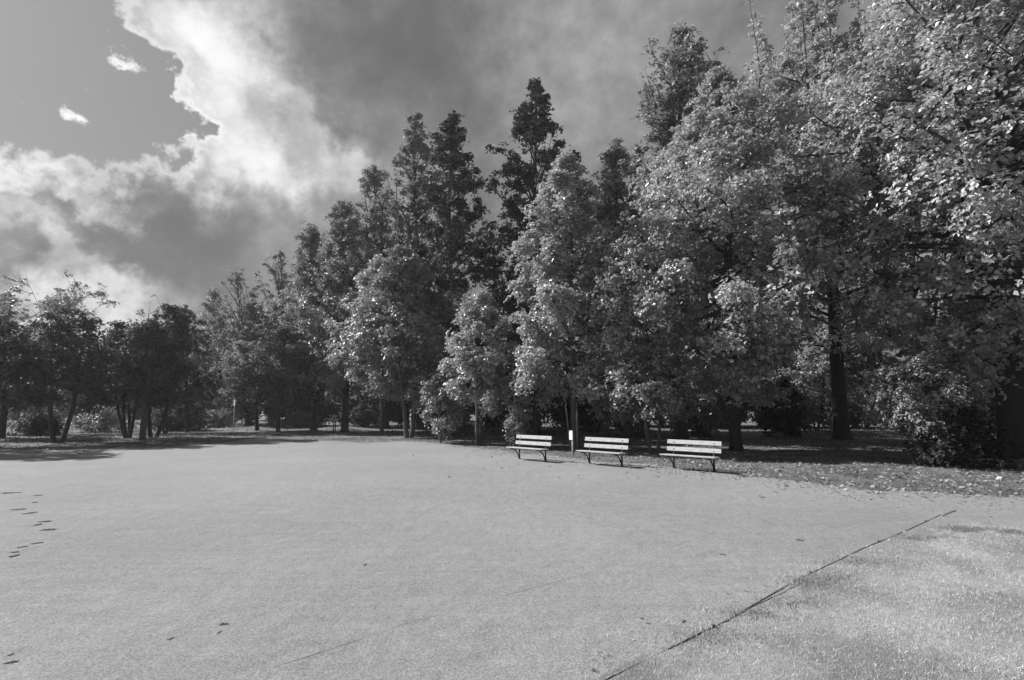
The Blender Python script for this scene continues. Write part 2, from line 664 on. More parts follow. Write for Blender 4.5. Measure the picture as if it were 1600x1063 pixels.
# tufts that straggle over the edge on to the sand
tq = rng.integers(0, len(lawn_edge), 260)
tc_ = lawn_edge[tq] + np.abs(rng.normal(0, 1, (260, 1))) * np.array([[-0.10, 0.14]])
tn = rng.integers(0, 260, 6500)
tp_ = tc_[tn] + rng.normal(0, 1, (6500, 2)) * rng.uniform(0.01, 0.07, 260)[tn][:, None]
tp_ = tp_[tp_[:, 1] > 1.6]
x, y = np.concatenate([x, tp_[:, 0]]), np.concatenate([y, tp_[:, 1]])
h = rng.uniform(0.010, 0.028, len(x))
v_, f_ = blades(x, y, np.full(len(x), 0.011), h, rng.uniform(0.002, 0.005, len(x)), 3, 0.8)
# straggling tufts across the edge
o = obj('lawn_grass', np_mesh('lawn_grass', v_, f_, 3), M['blade_lawn'])
tag(o, 'short dry grass blades of the near lawn', 'grass', kind='stuff')

n = 5200
tuft = np.array([ground_at(*p) for p in [(1498, 827), (1512, 831), (1534, 829), (1575, 832), (1590, 836), (1430, 842), (1340, 880), (1265, 915), (1175, 962), (1120, 1000), (1235, 945), (1300, 905)]])
ti = rng.integers(0, len(tuft), n)
tp_ = tuft[ti] + rng.normal(0, 1, (n, 2)) * rng.uniform(0.05, 0.13, len(tuft))[ti][:, None] * np.array([[1.5, 0.8]])
v_, f_ = blades(tp_[:, 0], tp_[:, 1], np.full(n, 0.011), rng.uniform(0.015, 0.04, n), rng.uniform(0.003, 0.007, n), 13, 0.7)
o = obj('rank_grass', np_mesh('rank_grass', v_, f_, 3), M['blade_rank'])
tag(o, 'darker rank grass tufts scattered along the rim of the lawn', 'grass', kind='stuff')

# thin wild grass under and before the trees
n = 120000
px = rng.uniform(-40, 1660, n)
py = 655 + 125 * rng.uniform(0, 1, n) ** 1.0
dd = EYE * FPX / (py - 640)
x = (px - 800) / FPX * dd
y = dd.copy()
far = np.interp(px, [p[0] for p in [(-260, 0), (120, 0), (350, 0), (420, 0), (560, 0), (720, 0), (900, 0), (1120, 0), (1420, 0), (1700, 0)]],
                [706, 703, 691, 684, 691, 696, 717, 741, 766, 784])
keep = (~in_poly(x, y, sand_outline)) & (y < 75) & (rng.uniform(0, 1, n) < 1.0)
keep &= (py < far + 3)
keep &= (np.sin(x * 0.9 + np.sin(y * 0.7)) * np.sin(y * 0.8 + np.cos(x * 0.6) * 2) > rng.uniform(-1.2, 0.6, n))
x, y = x[keep], y[keep]
h = rng.uniform(0.03, 0.11, len(x)) * np.clip(y / 22, 0.7, 1.6)
v_, f_ = blades(x, y, gz(x, y), h, rng.uniform(0.012, 0.03, len(x)) * np.clip(y / 20, 0.6, 2), 4, 0.6)
o = obj('wild_grass', np_mesh('wild_grass', v_, f_, 3), M['blade_wild'])
tag(o, 'thin tufts of grass along the edge of the trees', 'grass', kind='stuff')

# fallen leaves
def leaf_cards(pts, L, Wd, nrm_, seed):
    """folded rhombic leaves, two triangles each"""
    r = np.random.default_rng(seed)
    n = len(pts)
    rv = r.normal(0, 1, (n, 3))
    t = np.cross(nrm_, rv)
    t /= np.linalg.norm(t, axis=1)[:, None] + 1e-9
    b = np.cross(nrm_, t)
    L = L[:, None]
    Wd = Wd[:, None]
    v = np.empty((n, 4, 3))
    v[:, 0] = pts - t * L * 0.5
    v[:, 1] = pts + b * Wd * 0.5 + nrm_ * Wd * 0.16 - t * L * 0.06
    v[:, 2] = pts + t * L * 0.5 - nrm_ * L * 0.10
    v[:, 3] = pts - b * Wd * 0.5 + nrm_ * Wd * 0.16 - t * L * 0.06
    k = np.arange(n)[:, None] * 4
    f = np.concatenate([k + np.array([[0, 2, 1]]), k + np.array([[0, 3, 2]])], 1).reshape(-1, 3)
    return v.reshape(-1, 3), f


def unit(a):
    return a / (np.linalg.norm(a, axis=1)[:, None] + 1e-9)


pl = []
n = 9000
px = rng.uniform(1150, 1660, n); py = rng.uniform(674, 772, n)
pl.append(np.stack([px, py], -1)[(rng.uniform(0, 1, n) < np.where(py < 696, 1.0, 0.35))])
n = 2600
px = rng.uniform(640, 1180, n); py = rng.uniform(676, 745, n)
pl.append(np.stack([px, py], -1))
n = 500
px = rng.uniform(0, 640, n); py = rng.uniform(664, 712, n)
pl.append(np.stack([px, py], -1))
pl = np.vstack(pl)
dd = EYE * FPX / (pl[:, 1] - 640)
x = (pl[:, 0] - 800) / FPX * dd
y = dd
fe = np.interp(x, edge[:, 0], edge[:, 1])
keep = rng.uniform(0, 1, len(x)) < np.clip(0.45 + (y - fe) * 0.22, 0.03, 1.0)
x, y = x[keep], y[keep]
L = rng.uniform(0.06, 0.14, len(x))
p3 = np.stack([x, y, gz(x, y) + 0.022], -1)
nr = unit(np.stack([rng.normal(0, 0.35, len(x)), rng.normal(0, 0.35, len(x)), np.ones(len(x))], -1))
v_, f_ = leaf_cards(p3, L, L * 0.7, nr, 9)
o = obj('fallen_leaves', np_mesh('fallen_leaves', v_, f_, 3), M['litter'])
tag(o, 'pale fallen leaves strewn on the ground under the trees', 'leaves', kind='stuff')

n = 15000
q = rng.integers(0, len(edge) - 1, n)
ep = edge[q] + rng.normal(0, 1, (n, 1)) * np.array([[0.35, 1.1]]) * np.where(edge[q][:, :1] > 3, 1.0, 0.8)
ep = ep[(ep[:, 1] > 6) & (np.abs(ep[:, 0]) < ep[:, 1] * 1.06)]
L = rng.uniform(0.02, 0.055, len(ep))
p3 = np.column_stack([ep, gz(ep[:, 0], ep[:, 1]) + 0.012])
nr = unit(np.column_stack([rng.normal(0, 0.4, (len(ep), 2)), np.ones(len(ep))]))
v_, f_ = leaf_cards(p3, L, L * rng.uniform(0.3, 0.8, len(ep)), nr, 19)
o = obj('leaf_debris', np_mesh('leaf_debris', v_, f_, 3), M['crumbs'])
tag(o, 'dark crumbled leaf bits strewn along the far edge of the sand', 'debris', kind='stuff')

# ------------------------------------------------------------------ trees
def prof_oval(t):
    return np.clip(np.sin(math.pi * np.clip(0.10 + 0.90 * t, 0, 1) ** 0.85), 0.05, 1)


def prof_cone(t):
    return np.clip((1 - t) ** 0.66 * np.clip(0.6 + 2.2 * t, 0, 1) * 1.08 + 0.03, 0.03, 1.05)


def prof_broad(t):
    return np.clip((1 - t) ** 0.48 * np.clip(0.6 + 1.6 * t, 0, 1) + 0.02, 0.05, 1)


def prof_column(t):
    return np.clip((1 - t ** 2.2) * np.clip(0.6 + 1.5 * t, 0, 1) + 0.08, 0.05, 1)


def prof_dome(t):
    return np.clip(np.sqrt(np.clip(1 - t ** 2, 0, 1)), 0.08, 1)


def prof_flat(t):
    return np.clip(0.45 + 0.6 * t, 0, 1)


def grow(h, cb, rmax, prof, nlimb, elev, tr, seed, leaves, L, clump=0.5, sub=4, lean=(0, 0), stems=1, spread=0.25,
         inner=0.30, up=0.5, flat=0.7, wob=0.25, fork=0.12, jit=(0.72, 1.12), wl=0.68, shoots=0, twig=True):
    r = np.random.default_rng(seed)
    S = Soup()
    paths = []
    nseg = 12
    for s in range(stems):
        a0 = 2 * math.pi * s / max(stems, 1) + r.uniform(0, 1.0)
        fr = np.linspace(0, 1, nseg)
        top = h * (1.0 if s == 0 and stems == 1 else r.uniform(0.72, 0.92))
        dv = spread * h * (0 if stems == 1 else 1)
        ph = r.uniform(0, 6.28, 4)
        cx = lean[0] * fr ** 1.2 + math.cos(a0) * dv * fr ** 0.8 + wob * np.sin(fr * 5 + ph[0]) * fr * (1 - 0.4 * fr)
        cy = lean[1] * fr ** 1.2 + math.sin(a0) * dv * fr ** 0.8 + wob * np.sin(fr * 6 + ph[1]) * fr * (1 - 0.4 * fr)
        if stems > 1:
            cx = cx + math.cos(a0) * tr * 0.7
            cy = cy + math.sin(a0) * tr * 0.7
        pts = np.stack([cx, cy, fr * top - 0.08], -1)
        k0 = 1.0 if stems == 1 else 0.62
        rad = tr * k0 * (1 - fr) ** 0.8 + 0.012
        rad[0] *= 1.45
        pts2 = np.insert(pts, 1, pts[0] + (pts[1] - pts[0]) * 0.22, axis=0)
        rad2 = np.insert(rad, 1, tr * k0 * 1.08)
        S.tube(pts2, rad2, 8)
        paths.append((pts, rad, top))
    cent, crad = [], []

    def clus(p, q):
        cent.append(p)
        crad.append(q)

    for i in range(nlimb):
        t = min(0.985, ((i + r.uniform(0, 1)) / nlimb) ** 0.85)
        pts, rad, top = paths[r.integers(0, stems)]
        a_ = i * 2.39996 + r.uniform(-0.5, 0.5)
        R = rmax * float(prof(t)) * r.uniform(*jit)
        zt = cb + t * (h - cb)
        ax = np.array([lean[0], lean[1], 0]) * (zt / h) ** 1.2
        tip = ax + np.array([math.cos(a_) * R, math.sin(a_) * R, zt])
        e = math.radians(elev[0] + (elev[1] - elev[0]) * t) + r.normal(0, 0.12)
        z0 = np.clip(zt - R * math.tan(e), min(cb * 0.75, fork * h) if cb > 0.8 else fork * h, top * 0.97)
        f0 = np.clip(z0 / top, 0.02, 0.97)
        st = np.array([np.interp(f0, np.linspace(0, 1, len(pts)), pts[:, c_]) for c_ in range(3)])
        rs = float(np.interp(f0, np.linspace(0, 1, len(pts)), rad))
        d = tip - st
        ln = np.linalg.norm(d) + 1e-6
        mid_ = st + d * 0.5 + np.array([0, 0, 0.10 * ln * (1 if e > -0.1 else -1)]) + r.normal(0, 0.05 * ln, 3)
        q = np.linspace(0, 1, 6)[:, None]
        cur = (1 - q) ** 2 * st + 2 * q * (1 - q) * mid_ + q ** 2 * tip
        r0 = min(rs * 0.6, 0.012 + 0.020 * ln)
        S.tube(cur, np.linspace(r0, 0.006, 6), 5, cap=False)
        cr = clump * r.uniform(0.7, 1.2) * (0.55 + 0.5 * min(1.0, R / rmax))
        clus(tip, cr)
        if inner < 0.8:
            for f in np.arange(inner, 0.95, max(0.12, cr * 0.9 / ln)):
                c_ = (1 - f) ** 2 * st + 2 * f * (1 - f) * mid_ + f ** 2 * tip
                clus(c_ + r.normal(0, clump * 0.35, 3), cr * r.uniform(0.55, 0.95))
        for s in range(sub):
            f = r.uniform(max(0.25, inner), 0.95)
            c_ = (1 - f) ** 2 * st + 2 * f * (1 - f) * mid_ + f ** 2 * tip
            dd_ = d / ln
            pr = r.normal(0, 1, 3)
            pr -= dd_ * pr.dot(dd_)
            pr /= np.linalg.norm(pr) + 1e-9
            l2 = (0.22 + 0.25 * r.uniform()) * max(R, clump * 1.4)
            e2 = c_ + (dd_ * 0.55 + pr * 0.85 + np.array([0, 0, 0.25 * up])) * l2
            if twig:
                S.tube(np.array([c_, (c_ + e2) / 2 + r.normal(0, 0.04 * l2, 3), e2]), [r0 * 0.4 + 0.004, r0 * 0.25 + 0.003, 0.004], 4, cap=False)
            clus(e2, cr * r.uniform(0.6, 1.0))
            clus((c_ + e2) / 2, cr * r.uniform(0.5, 0.8))
    for s in range(shoots):
        a_ = r.uniform(0, 6.28)
        R = rmax * r.uniform(0.05, 0.8)
        zb = cb + (h - cb) * r.uniform(0.55, 0.8)
        st = np.array([lean[0] + math.cos(a_) * R, lean[1] + math.sin(a_) * R, zb])
        tp = st + np.array([math.cos(a_) * 0.25 * R, math.sin(a_) * 0.25 * R, (h - zb) * r.uniform(0.8, 1.2)])
        S.tube(np.array([st, (st + tp) / 2 + r.normal(0, 0.1, 3), tp]), [0.05, 0.03, 0.008], 5, cap=False)
        for f in np.arange(0.1, 1.02, 0.09):
            clus(st + (tp - st) * f + r.normal(0, 0.05, 3), clump * 0.55 * (1.15 - 0.6 * f))
            clus(st + (tp - st) * (f + 0.04), clump * 0.5 * (1.15 - 0.6 * f))
    tops = paths[0][0][-1] + np.array([0, 0, 0.08])
    if inner < 0.8 and stems == 1:
        for f in np.linspace(0.0, 0.25, 6):
            clus(tops * (1 - f) + paths[0][0][-4] * f + r.normal(0, 0.05, 3), clump * (0.35 + 0.6 * f))
    cent = np.array(cent)
    crad = np.array(crad)
    wgt = crad ** 1.8 * np.exp(r.normal(0, 0.75, len(crad)))      # some twigs bear thickly, some hardly at all
    per = 8                                     # leaves grow in flat sprays, eight to a twig end
    ns = leaves // per
    leaves = ns * per
    idx = r.choice(len(cent), ns, p=wgt / wgt.sum())
    off = unit(r.normal(0, 1, (ns, 3)) + np.array([0, 0, 0.25])) * (r.uniform(0, 1, ns) ** 0.33)[:, None]
    off[:, 2] *= flat
    Q = cent[idx] + off * crad[idx][:, None] * r.normal(1.0, 0.16, ns)[:, None]
    axis = np.zeros_like(Q)
    axis[:, 2] = cb + 0.4 * (h - cb)
    outw = unit(Q - axis)
    sn = unit(np.array([0, 0, 1.0]) * (up + 0.25) + outw * 0.5 + off * 0.55 + r.normal(0, 0.38, (ns, 3)))
    sa = unit(np.cross(sn, r.normal(0, 1, (ns, 3))))
    sb = np.cross(sn, sa)
    rep_ = np.repeat(np.arange(ns), per)
    uv = r.normal(0, 1, (leaves, 2)) * L * 0.80
    P_ = Q[rep_] + sa[rep_] * uv[:, :1] + sb[rep_] * uv[:, 1:] * 0.7 + sn[rep_] * r.normal(0, L * 0.22, (leaves, 1)) - np.array([0, 0, 1.0]) * (uv ** 2).sum(1)[:, None] / (L * 5)
    P_[:, 2] = np.maximum(P_[:, 2], 0.06)
    nr_ = unit(sn[rep_] + r.normal(0, 0.36, (leaves, 3)))
    Ls = L * 1.12 * r.uniform(0.65, 1.25, leaves)
    v, f = leaf_cards(P_, Ls, Ls * wl * r.uniform(0.8, 1.15, leaves), nr_, seed + 1)
    return S.mesh('trunk', True), np_mesh('crown', v, f, 3)


TREES = {}


def plant(name, label, cat, x, y, rz, leafmat, barkmat='bark', group=None, scale=1.0, **kw):
    tm, cm = grow(**kw)
    t = thing(name, label, cat, (x, y, float(gz(x, y)) - 0.02), rz, group)
    t.scale = (scale,) * 3
    obj('trunk' if cat == 'tree' else 'stem', tm, M[barkmat], t)
    c = obj('crown' if cat == 'tree' else 'foliage', cm, M[leafmat], t)
    c['kind'] = 'stuff'
    return t


def spot(px, depth=None, py=None):
    if py is not None:
        return ground_at(px, py)
    x, _ = at_depth(px, 640, depth)
    return x, depth


def high(px, py, depth):
    return at_depth(px, py, depth)[1]


# name, label, base px, depth, top px, top py, crown-bottom m, crown radius m, profile, ...
def T(name, label, bx, depth, tx, ty, cb, rmax, prof, leafmat, leaves, L, seed, barkmat='bark', tr=None, cat='tree', group=None, **kw):
    x, y = spot(bx, depth)
    h = high(tx, ty, depth)
    xt, _ = at_depth(tx, ty, depth)
    d = dict(h=h, cb=cb, rmax=rmax, prof=prof, nlimb=26, elev=(5, 50), tr=tr or (0.02 * h + 0.02), seed=seed, leaves=leaves, L=L,
             clump=max(0.3, rmax * 0.2), lean=(xt - x, 0.0))
    d.update(kw)
    return plant(name, label, cat, x, y, 0.0, leafmat, barkmat, group, **d)


FRONT = 'front row of trees along the court'
TALL = 'tall trees rising behind the front row'
LEFT = 'dark trees at the far left of the court'

# ---- front row, centre and right
T('broadleaf_tree', 'small pale leafy tree left of the benches, in front of the tall dark trunk', 748, 23.5, 752, 452, 1.6, 1.75, prof_oval,
  'leaf_bright', 26000, 0.13, 101, tr=0.12, group=FRONT, nlimb=30, stems=2, spread=0.05, clump=0.42, elev=(10, 55))
T('broadleaf_tree', 'tall full leafy tree standing between the left bench and the middle bench', 899, 21.5, 885, 240, 1.9, 2.5, prof_column,
  'leaf_bright', 60000, 0.135, 102, tr=0.16, group=FRONT, nlimb=66, clump=0.52, elev=(0, 55), sub=4, jit=(0.6, 1.2))
T('broadleaf_tree', 'small low tree with forked crooked trunk just left of the right bench', 1020, 19.0, 1012, 540, 1.5, 1.7, prof_dome,
  'leaf_mid', 15000, 0.12, 103, tr=0.10, group=FRONT, nlimb=22, stems=2, spread=0.12, clump=0.4, elev=(10, 40), barkmat='bark')
T('broadleaf_tree', 'big pale-leaved tree with straight dark trunk behind the right bench', 1147, 20.5, 1120, 120, 1.9, 4.4, prof_oval,
  'leaf_bright', 104000, 0.14, 104, tr=0.24, group=FRONT, nlimb=70, clump=0.8, elev=(-25, 50), sub=5, barkmat='bark_dark', inner=0.35, jit=(0.5, 1.22))
T('broadleaf_tree', 'huge spreading tree with thick leaning trunk at the right edge', 1580, 17.5, 1510, -150, 2.5, 6.6, prof_oval,
  'leaf_bright', 158000, 0.146, 105, tr=0.44, group=FRONT, nlimb=110, clump=1.0, elev=(-22, 45), sub=5, barkmat='bark_dark', inner=0.42, jit=(0.55, 1.2))
T('broadleaf_tree', 'tree with dark leaning trunk and bare side branches behind the clipped dark shrub', 1312, 28.0, 1270, -20, 4.4, 5.4, prof_oval,
  'leaf_bright', 50000, 0.19, 106, tr=0.38, group=FRONT, nlimb=66, clump=0.9, elev=(0, 58), sub=4, barkmat='bark_dark', shoots=14)
T('broadleaf_tree', 'slim ivy-clad sapling propped by a leaning stake beside the left bench', 804, 21.5, 812, 560, 0.25, 0.5, prof_column,
  'leaf_mid', 5000, 0.10, 107, tr=0.07, group=FRONT, nlimb=22, clump=0.22, elev=(20, 60), sub=2)
T('broadleaf_tree', 'thin low sapling with pale leaves left of the small pale tree', 690, 25.0, 684, 585, 0.5, 0.95, prof_oval,
  'leaf_mid', 6000, 0.12, 108, tr=0.05, group=FRONT, nlimb=16, clump=0.35, elev=(10, 50))

# ---- front row, left of centre
T('broadleaf_tree', 'dense leafy tree with two close trunks in the middle of the row', 640, 30.0, 632, 385, 2.3, 3.5, prof_oval,
  'leaf_mid', 46000, 0.155, 111, tr=0.2, group=FRONT, nlimb=52, clump=0.7, elev=(0, 50), stems=2, spread=0.07)
T('broadleaf_tree', 'slender tree with bright lower leaves left of the two close trunks', 598, 33.0, 590, 410, 2.3, 2.9, prof_oval,
  'leaf_bright', 30000, 0.15, 112, tr=0.13, group=FRONT, nlimb=40, clump=0.6, elev=(0, 50))
T('broadleaf_tree', 'straight-trunked pointed tree just right of the grey notice board', 540, 38.0, 538, 316, 2.9, 4.3, prof_cone,
  'leaf_mid', 40000, 0.17, 113, jit=(0.45, 1.18), tr=0.27, barkmat='bark_dark', group=FRONT, nlimb=84, clump=0.55, elev=(20, 68))
T('broadleaf_tree', 'pale pointed tree left of the grey notice board', 492, 40.0, 485, 352, 2.8, 4.3, prof_cone,
  'leaf_soft', 34000, 0.17, 114, jit=(0.45, 1.18), tr=0.24, barkmat='bark_dark', group=FRONT, nlimb=80, clump=0.55, elev=(20, 68))
T('broadleaf_tree', 'low dark round tree with slim trunk left of the pale pointed tree', 437, 37.0, 440, 512, 2.6, 2.5, prof_dome,
  'leaf_dark', 18000, 0.14, 115, tr=0.15, group=FRONT, nlimb=34, clump=0.55, elev=(0, 40), barkmat='bark_dark')
T('broadleaf_tree', 'low pale round tree with slim dark trunk near the white far sign', 404, 40.0, 388, 536, 2.8, 2.8, prof_dome,
  'leaf_soft', 20000, 0.15, 116, tr=0.16, group=FRONT, nlimb=34, clump=0.6, elev=(0, 40), barkmat='bark_dark')

# ---- tall trees behind
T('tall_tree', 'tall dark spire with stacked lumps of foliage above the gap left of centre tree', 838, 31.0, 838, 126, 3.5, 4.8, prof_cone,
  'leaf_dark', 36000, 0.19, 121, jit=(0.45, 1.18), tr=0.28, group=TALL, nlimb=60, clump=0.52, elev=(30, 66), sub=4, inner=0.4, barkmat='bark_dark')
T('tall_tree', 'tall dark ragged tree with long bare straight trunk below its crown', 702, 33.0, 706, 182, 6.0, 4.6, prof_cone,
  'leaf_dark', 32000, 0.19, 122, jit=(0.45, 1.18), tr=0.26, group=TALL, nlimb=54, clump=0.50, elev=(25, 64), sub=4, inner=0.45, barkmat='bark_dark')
T('tall_tree', 'tall pale hazy tree with pointed top just left of the bare dark trunk', 655, 42.0, 648, 180, 4.0, 5.6, prof_cone,
  'leaf_soft', 40000, 0.21, 123, jit=(0.45, 1.18), tr=0.35, group=TALL, nlimb=74, clump=0.50, elev=(45, 70), sub=4, barkmat='bark_dark')
T('tall_tree', 'pale tree with ragged upswept branches, lower than its pointed right neighbour', 603, 44.0, 584, 260, 4.0, 5.4, prof_cone,
  'leaf_soft', 34000, 0.21, 124, jit=(0.45, 1.18), tr=0.32, group=TALL, nlimb=66, clump=0.46, elev=(52, 73), sub=4, barkmat='bark_dark')
T('feathery_tree', 'feathery upswept tree with leaning tip above the low dark round tree', 452, 52.0, 434, 390, 3.0, 5.0, prof_cone,
  'leaf_soft', 26000, 0.16, 125, jit=(0.45, 1.18), tr=0.24, group=TALL, nlimb=74, clump=0.34, elev=(60, 76), sub=3, inner=0.3, barkmat='bark_dark')
T('feathery_tree', 'thin feathery tree with spiky upright shoots above the low pale round tree', 392, 54.0, 370, 418, 2.5, 5.2, prof_cone,
  'leaf_soft', 20000, 0.15, 126, jit=(0.45, 1.18), tr=0.22, group=TALL, nlimb=70, clump=0.30, elev=(62, 77), sub=3, inner=0.3, barkmat='bark_dark')
T('tall_tree', 'lowest pale pointed tree at the left end of the tall row', 345, 58.0, 332, 455, 2.5, 4.6, prof_cone,
  'leaf_soft', 16000, 0.21, 127, jit=(0.45, 1.18), barkmat='bark_dark', tr=0.25, group=TALL, nlimb=56, clump=0.6, elev=(30, 60), sub=3)
T('tall_tree', 'very tall broad tree with leaning leafy top above the right bench', 1062, 27.0, 1062, 46, 4.0, 5.0, prof_broad,
  'leaf_mid', 48000, 0.18, 128, tr=0.34, group=TALL, nlimb=74, clump=0.62, elev=(28, 64), sub=5, inner=0.4, jit=(0.5, 1.2), barkmat='bark_dark')
T('tall_tree', 'dark tree filling the gap right of the tall full centre tree', 985, 31.0, 960, 225, 3.0, 3.6, prof_broad,
  'leaf_mid', 30000, 0.19, 129, jit=(0.45, 1.18), tr=0.28, group=TALL, nlimb=46, clump=0.7, elev=(10, 55), sub=4, barkmat='bark_dark')
T('tall_tree', 'shaded tree closing the view behind the huge spreading tree', 1500, 27.0, 1490, -60, 2.5, 6.0, prof_oval,
  'leaf_mid', 24000, 0.23, 130, tr=0.36, group=TALL, nlimb=50, clump=1.0, elev=(0, 50), sub=4, barkmat='bark_dark')

# ---- the darker group at the left
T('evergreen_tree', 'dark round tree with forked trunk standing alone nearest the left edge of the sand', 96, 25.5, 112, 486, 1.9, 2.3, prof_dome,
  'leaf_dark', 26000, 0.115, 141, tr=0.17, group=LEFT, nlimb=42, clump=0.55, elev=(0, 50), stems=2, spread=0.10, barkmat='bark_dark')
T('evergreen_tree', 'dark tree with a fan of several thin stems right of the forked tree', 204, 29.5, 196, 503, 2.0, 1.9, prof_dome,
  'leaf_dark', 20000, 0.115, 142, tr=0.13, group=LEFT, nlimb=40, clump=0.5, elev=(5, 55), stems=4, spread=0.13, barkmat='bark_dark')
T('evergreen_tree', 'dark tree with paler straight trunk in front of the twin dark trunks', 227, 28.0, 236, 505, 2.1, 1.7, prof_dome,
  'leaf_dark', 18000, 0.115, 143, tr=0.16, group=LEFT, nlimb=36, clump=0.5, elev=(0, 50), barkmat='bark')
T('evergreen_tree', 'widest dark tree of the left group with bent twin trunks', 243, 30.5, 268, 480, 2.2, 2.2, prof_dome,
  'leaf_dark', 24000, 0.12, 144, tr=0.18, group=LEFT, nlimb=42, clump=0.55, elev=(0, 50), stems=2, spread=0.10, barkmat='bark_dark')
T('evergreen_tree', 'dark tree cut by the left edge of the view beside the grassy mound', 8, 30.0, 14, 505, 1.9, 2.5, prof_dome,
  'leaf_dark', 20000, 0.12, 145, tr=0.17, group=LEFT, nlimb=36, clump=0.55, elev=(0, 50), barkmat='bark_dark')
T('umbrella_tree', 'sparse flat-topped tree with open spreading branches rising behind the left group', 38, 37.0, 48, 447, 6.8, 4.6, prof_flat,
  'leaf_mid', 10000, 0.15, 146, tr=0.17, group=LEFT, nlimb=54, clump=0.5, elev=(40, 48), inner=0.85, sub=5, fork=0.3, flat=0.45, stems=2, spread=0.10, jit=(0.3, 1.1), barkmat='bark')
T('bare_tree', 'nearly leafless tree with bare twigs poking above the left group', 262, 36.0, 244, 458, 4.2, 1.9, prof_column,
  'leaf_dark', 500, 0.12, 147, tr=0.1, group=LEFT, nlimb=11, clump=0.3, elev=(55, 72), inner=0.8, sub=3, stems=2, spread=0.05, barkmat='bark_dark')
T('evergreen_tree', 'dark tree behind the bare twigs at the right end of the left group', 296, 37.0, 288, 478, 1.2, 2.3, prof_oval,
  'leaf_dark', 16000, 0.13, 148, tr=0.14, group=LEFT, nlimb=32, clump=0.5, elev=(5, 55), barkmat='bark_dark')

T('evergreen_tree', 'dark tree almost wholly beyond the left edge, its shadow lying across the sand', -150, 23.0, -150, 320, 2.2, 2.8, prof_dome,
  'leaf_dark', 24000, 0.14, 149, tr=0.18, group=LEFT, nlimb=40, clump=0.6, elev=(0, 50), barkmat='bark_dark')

# ---- shrubs
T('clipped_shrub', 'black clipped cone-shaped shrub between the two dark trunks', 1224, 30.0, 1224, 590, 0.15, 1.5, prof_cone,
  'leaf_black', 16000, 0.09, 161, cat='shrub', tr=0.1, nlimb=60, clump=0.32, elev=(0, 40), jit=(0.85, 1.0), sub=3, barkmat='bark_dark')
T('leafy_shrub', 'glossy small-leaved shrub with low drooping boughs before the thick leaning trunk', 1452, 15.5, 1425, 562, 0.9, 1.25, prof_oval,
  'leaf_mid', 24000, 0.085, 162, cat='shrub', tr=0.1, nlimb=40, clump=0.42, elev=(-5, 55), stems=4, spread=0.12, sub=5, barkmat='bark_dark')
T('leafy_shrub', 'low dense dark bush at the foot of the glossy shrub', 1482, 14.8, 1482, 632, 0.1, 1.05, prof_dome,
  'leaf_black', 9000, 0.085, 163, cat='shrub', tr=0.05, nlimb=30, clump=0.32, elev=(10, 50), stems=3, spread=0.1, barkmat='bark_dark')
T('round_shrub', 'round ball shrub on a short stem behind the grey notice board', 566, 44.0, 566, 636, 0.35, 1.35, prof_oval,
  'leaf_dark', 7000, 0.12, 164, cat='shrub', tr=0.1, nlimb=34, clump=0.35, elev=(0, 50), jit=(0.85, 1.0), barkmat='bark_dark')
T('round_shrub', 'wide low clipped shrub on the grass behind the left group', 285, 40.0, 285, 637, 0.05, 2.3, prof_dome,
  'leaf_dark', 9000, 0.13, 165, cat='shrub', tr=0.08, nlimb=50, clump=0.4, elev=(5, 40), jit=(0.8, 1.0), flat=0.6, barkmat='bark_dark')
T('leafy_shrub', 'loose shaded shrub under the branches behind the clipped black cone', 1275, 34.0, 1275, 545, 0.3, 2.8, prof_oval,
  'leaf_mid', 14000, 0.16, 166, cat='shrub', tr=0.08, nlimb=36, clump=0.6, elev=(10, 60), stems=3, spread=0.15, barkmat='bark_dark')
T('leafy_shrub', 'loose shaded shrub left of the big straight trunk behind the right bench', 1085, 30.0, 1085, 575, 0.3, 2.2, prof_oval,
  'leaf_mid', 11000, 0.15, 167, cat='shrub', tr=0.08, nlimb=32, clump=0.55, elev=(10, 60), stems=3, spread=0.15, barkmat='bark_dark')

for bx, dp, ty, rm, sd, lm, lab in [
        (160, 38.0, 634, 1.7, 171, 'leaf_mid', 'low loose bush on the far grass between the forked tree and the many-stemmed tree'),
        (62, 33.0, 646, 1.3, 172, 'leaf_dark', 'small round bush left of the forked dark tree'),
        (345, 47.0, 640, 1.5, 173, 'leaf_soft', 'low pale bush left of the white plate on its pole'),
        (470, 46.0, 642, 1.6, 174, 'leaf_soft', 'low pale bush in the gap left of the grey notice board'),
        (705, 34.0, 640, 1.5, 175, 'leaf_mid', 'low bush in the shade behind the thin sapling'),
        (975, 31.0, 622, 1.7, 176, 'leaf_mid', 'shaded bush behind the gap between middle and right benches')]:
    T('low_bush', lab, bx, dp, bx + 4, ty, 0.05, rm, prof_dome, lm, 6000, 0.12, sd, cat='shrub', tr=0.05, nlimb=34, clump=0.4, elev=(5, 45), stems=3, spread=0.15,
      group='low bushes on the grass under the trees', barkmat='bark_dark')

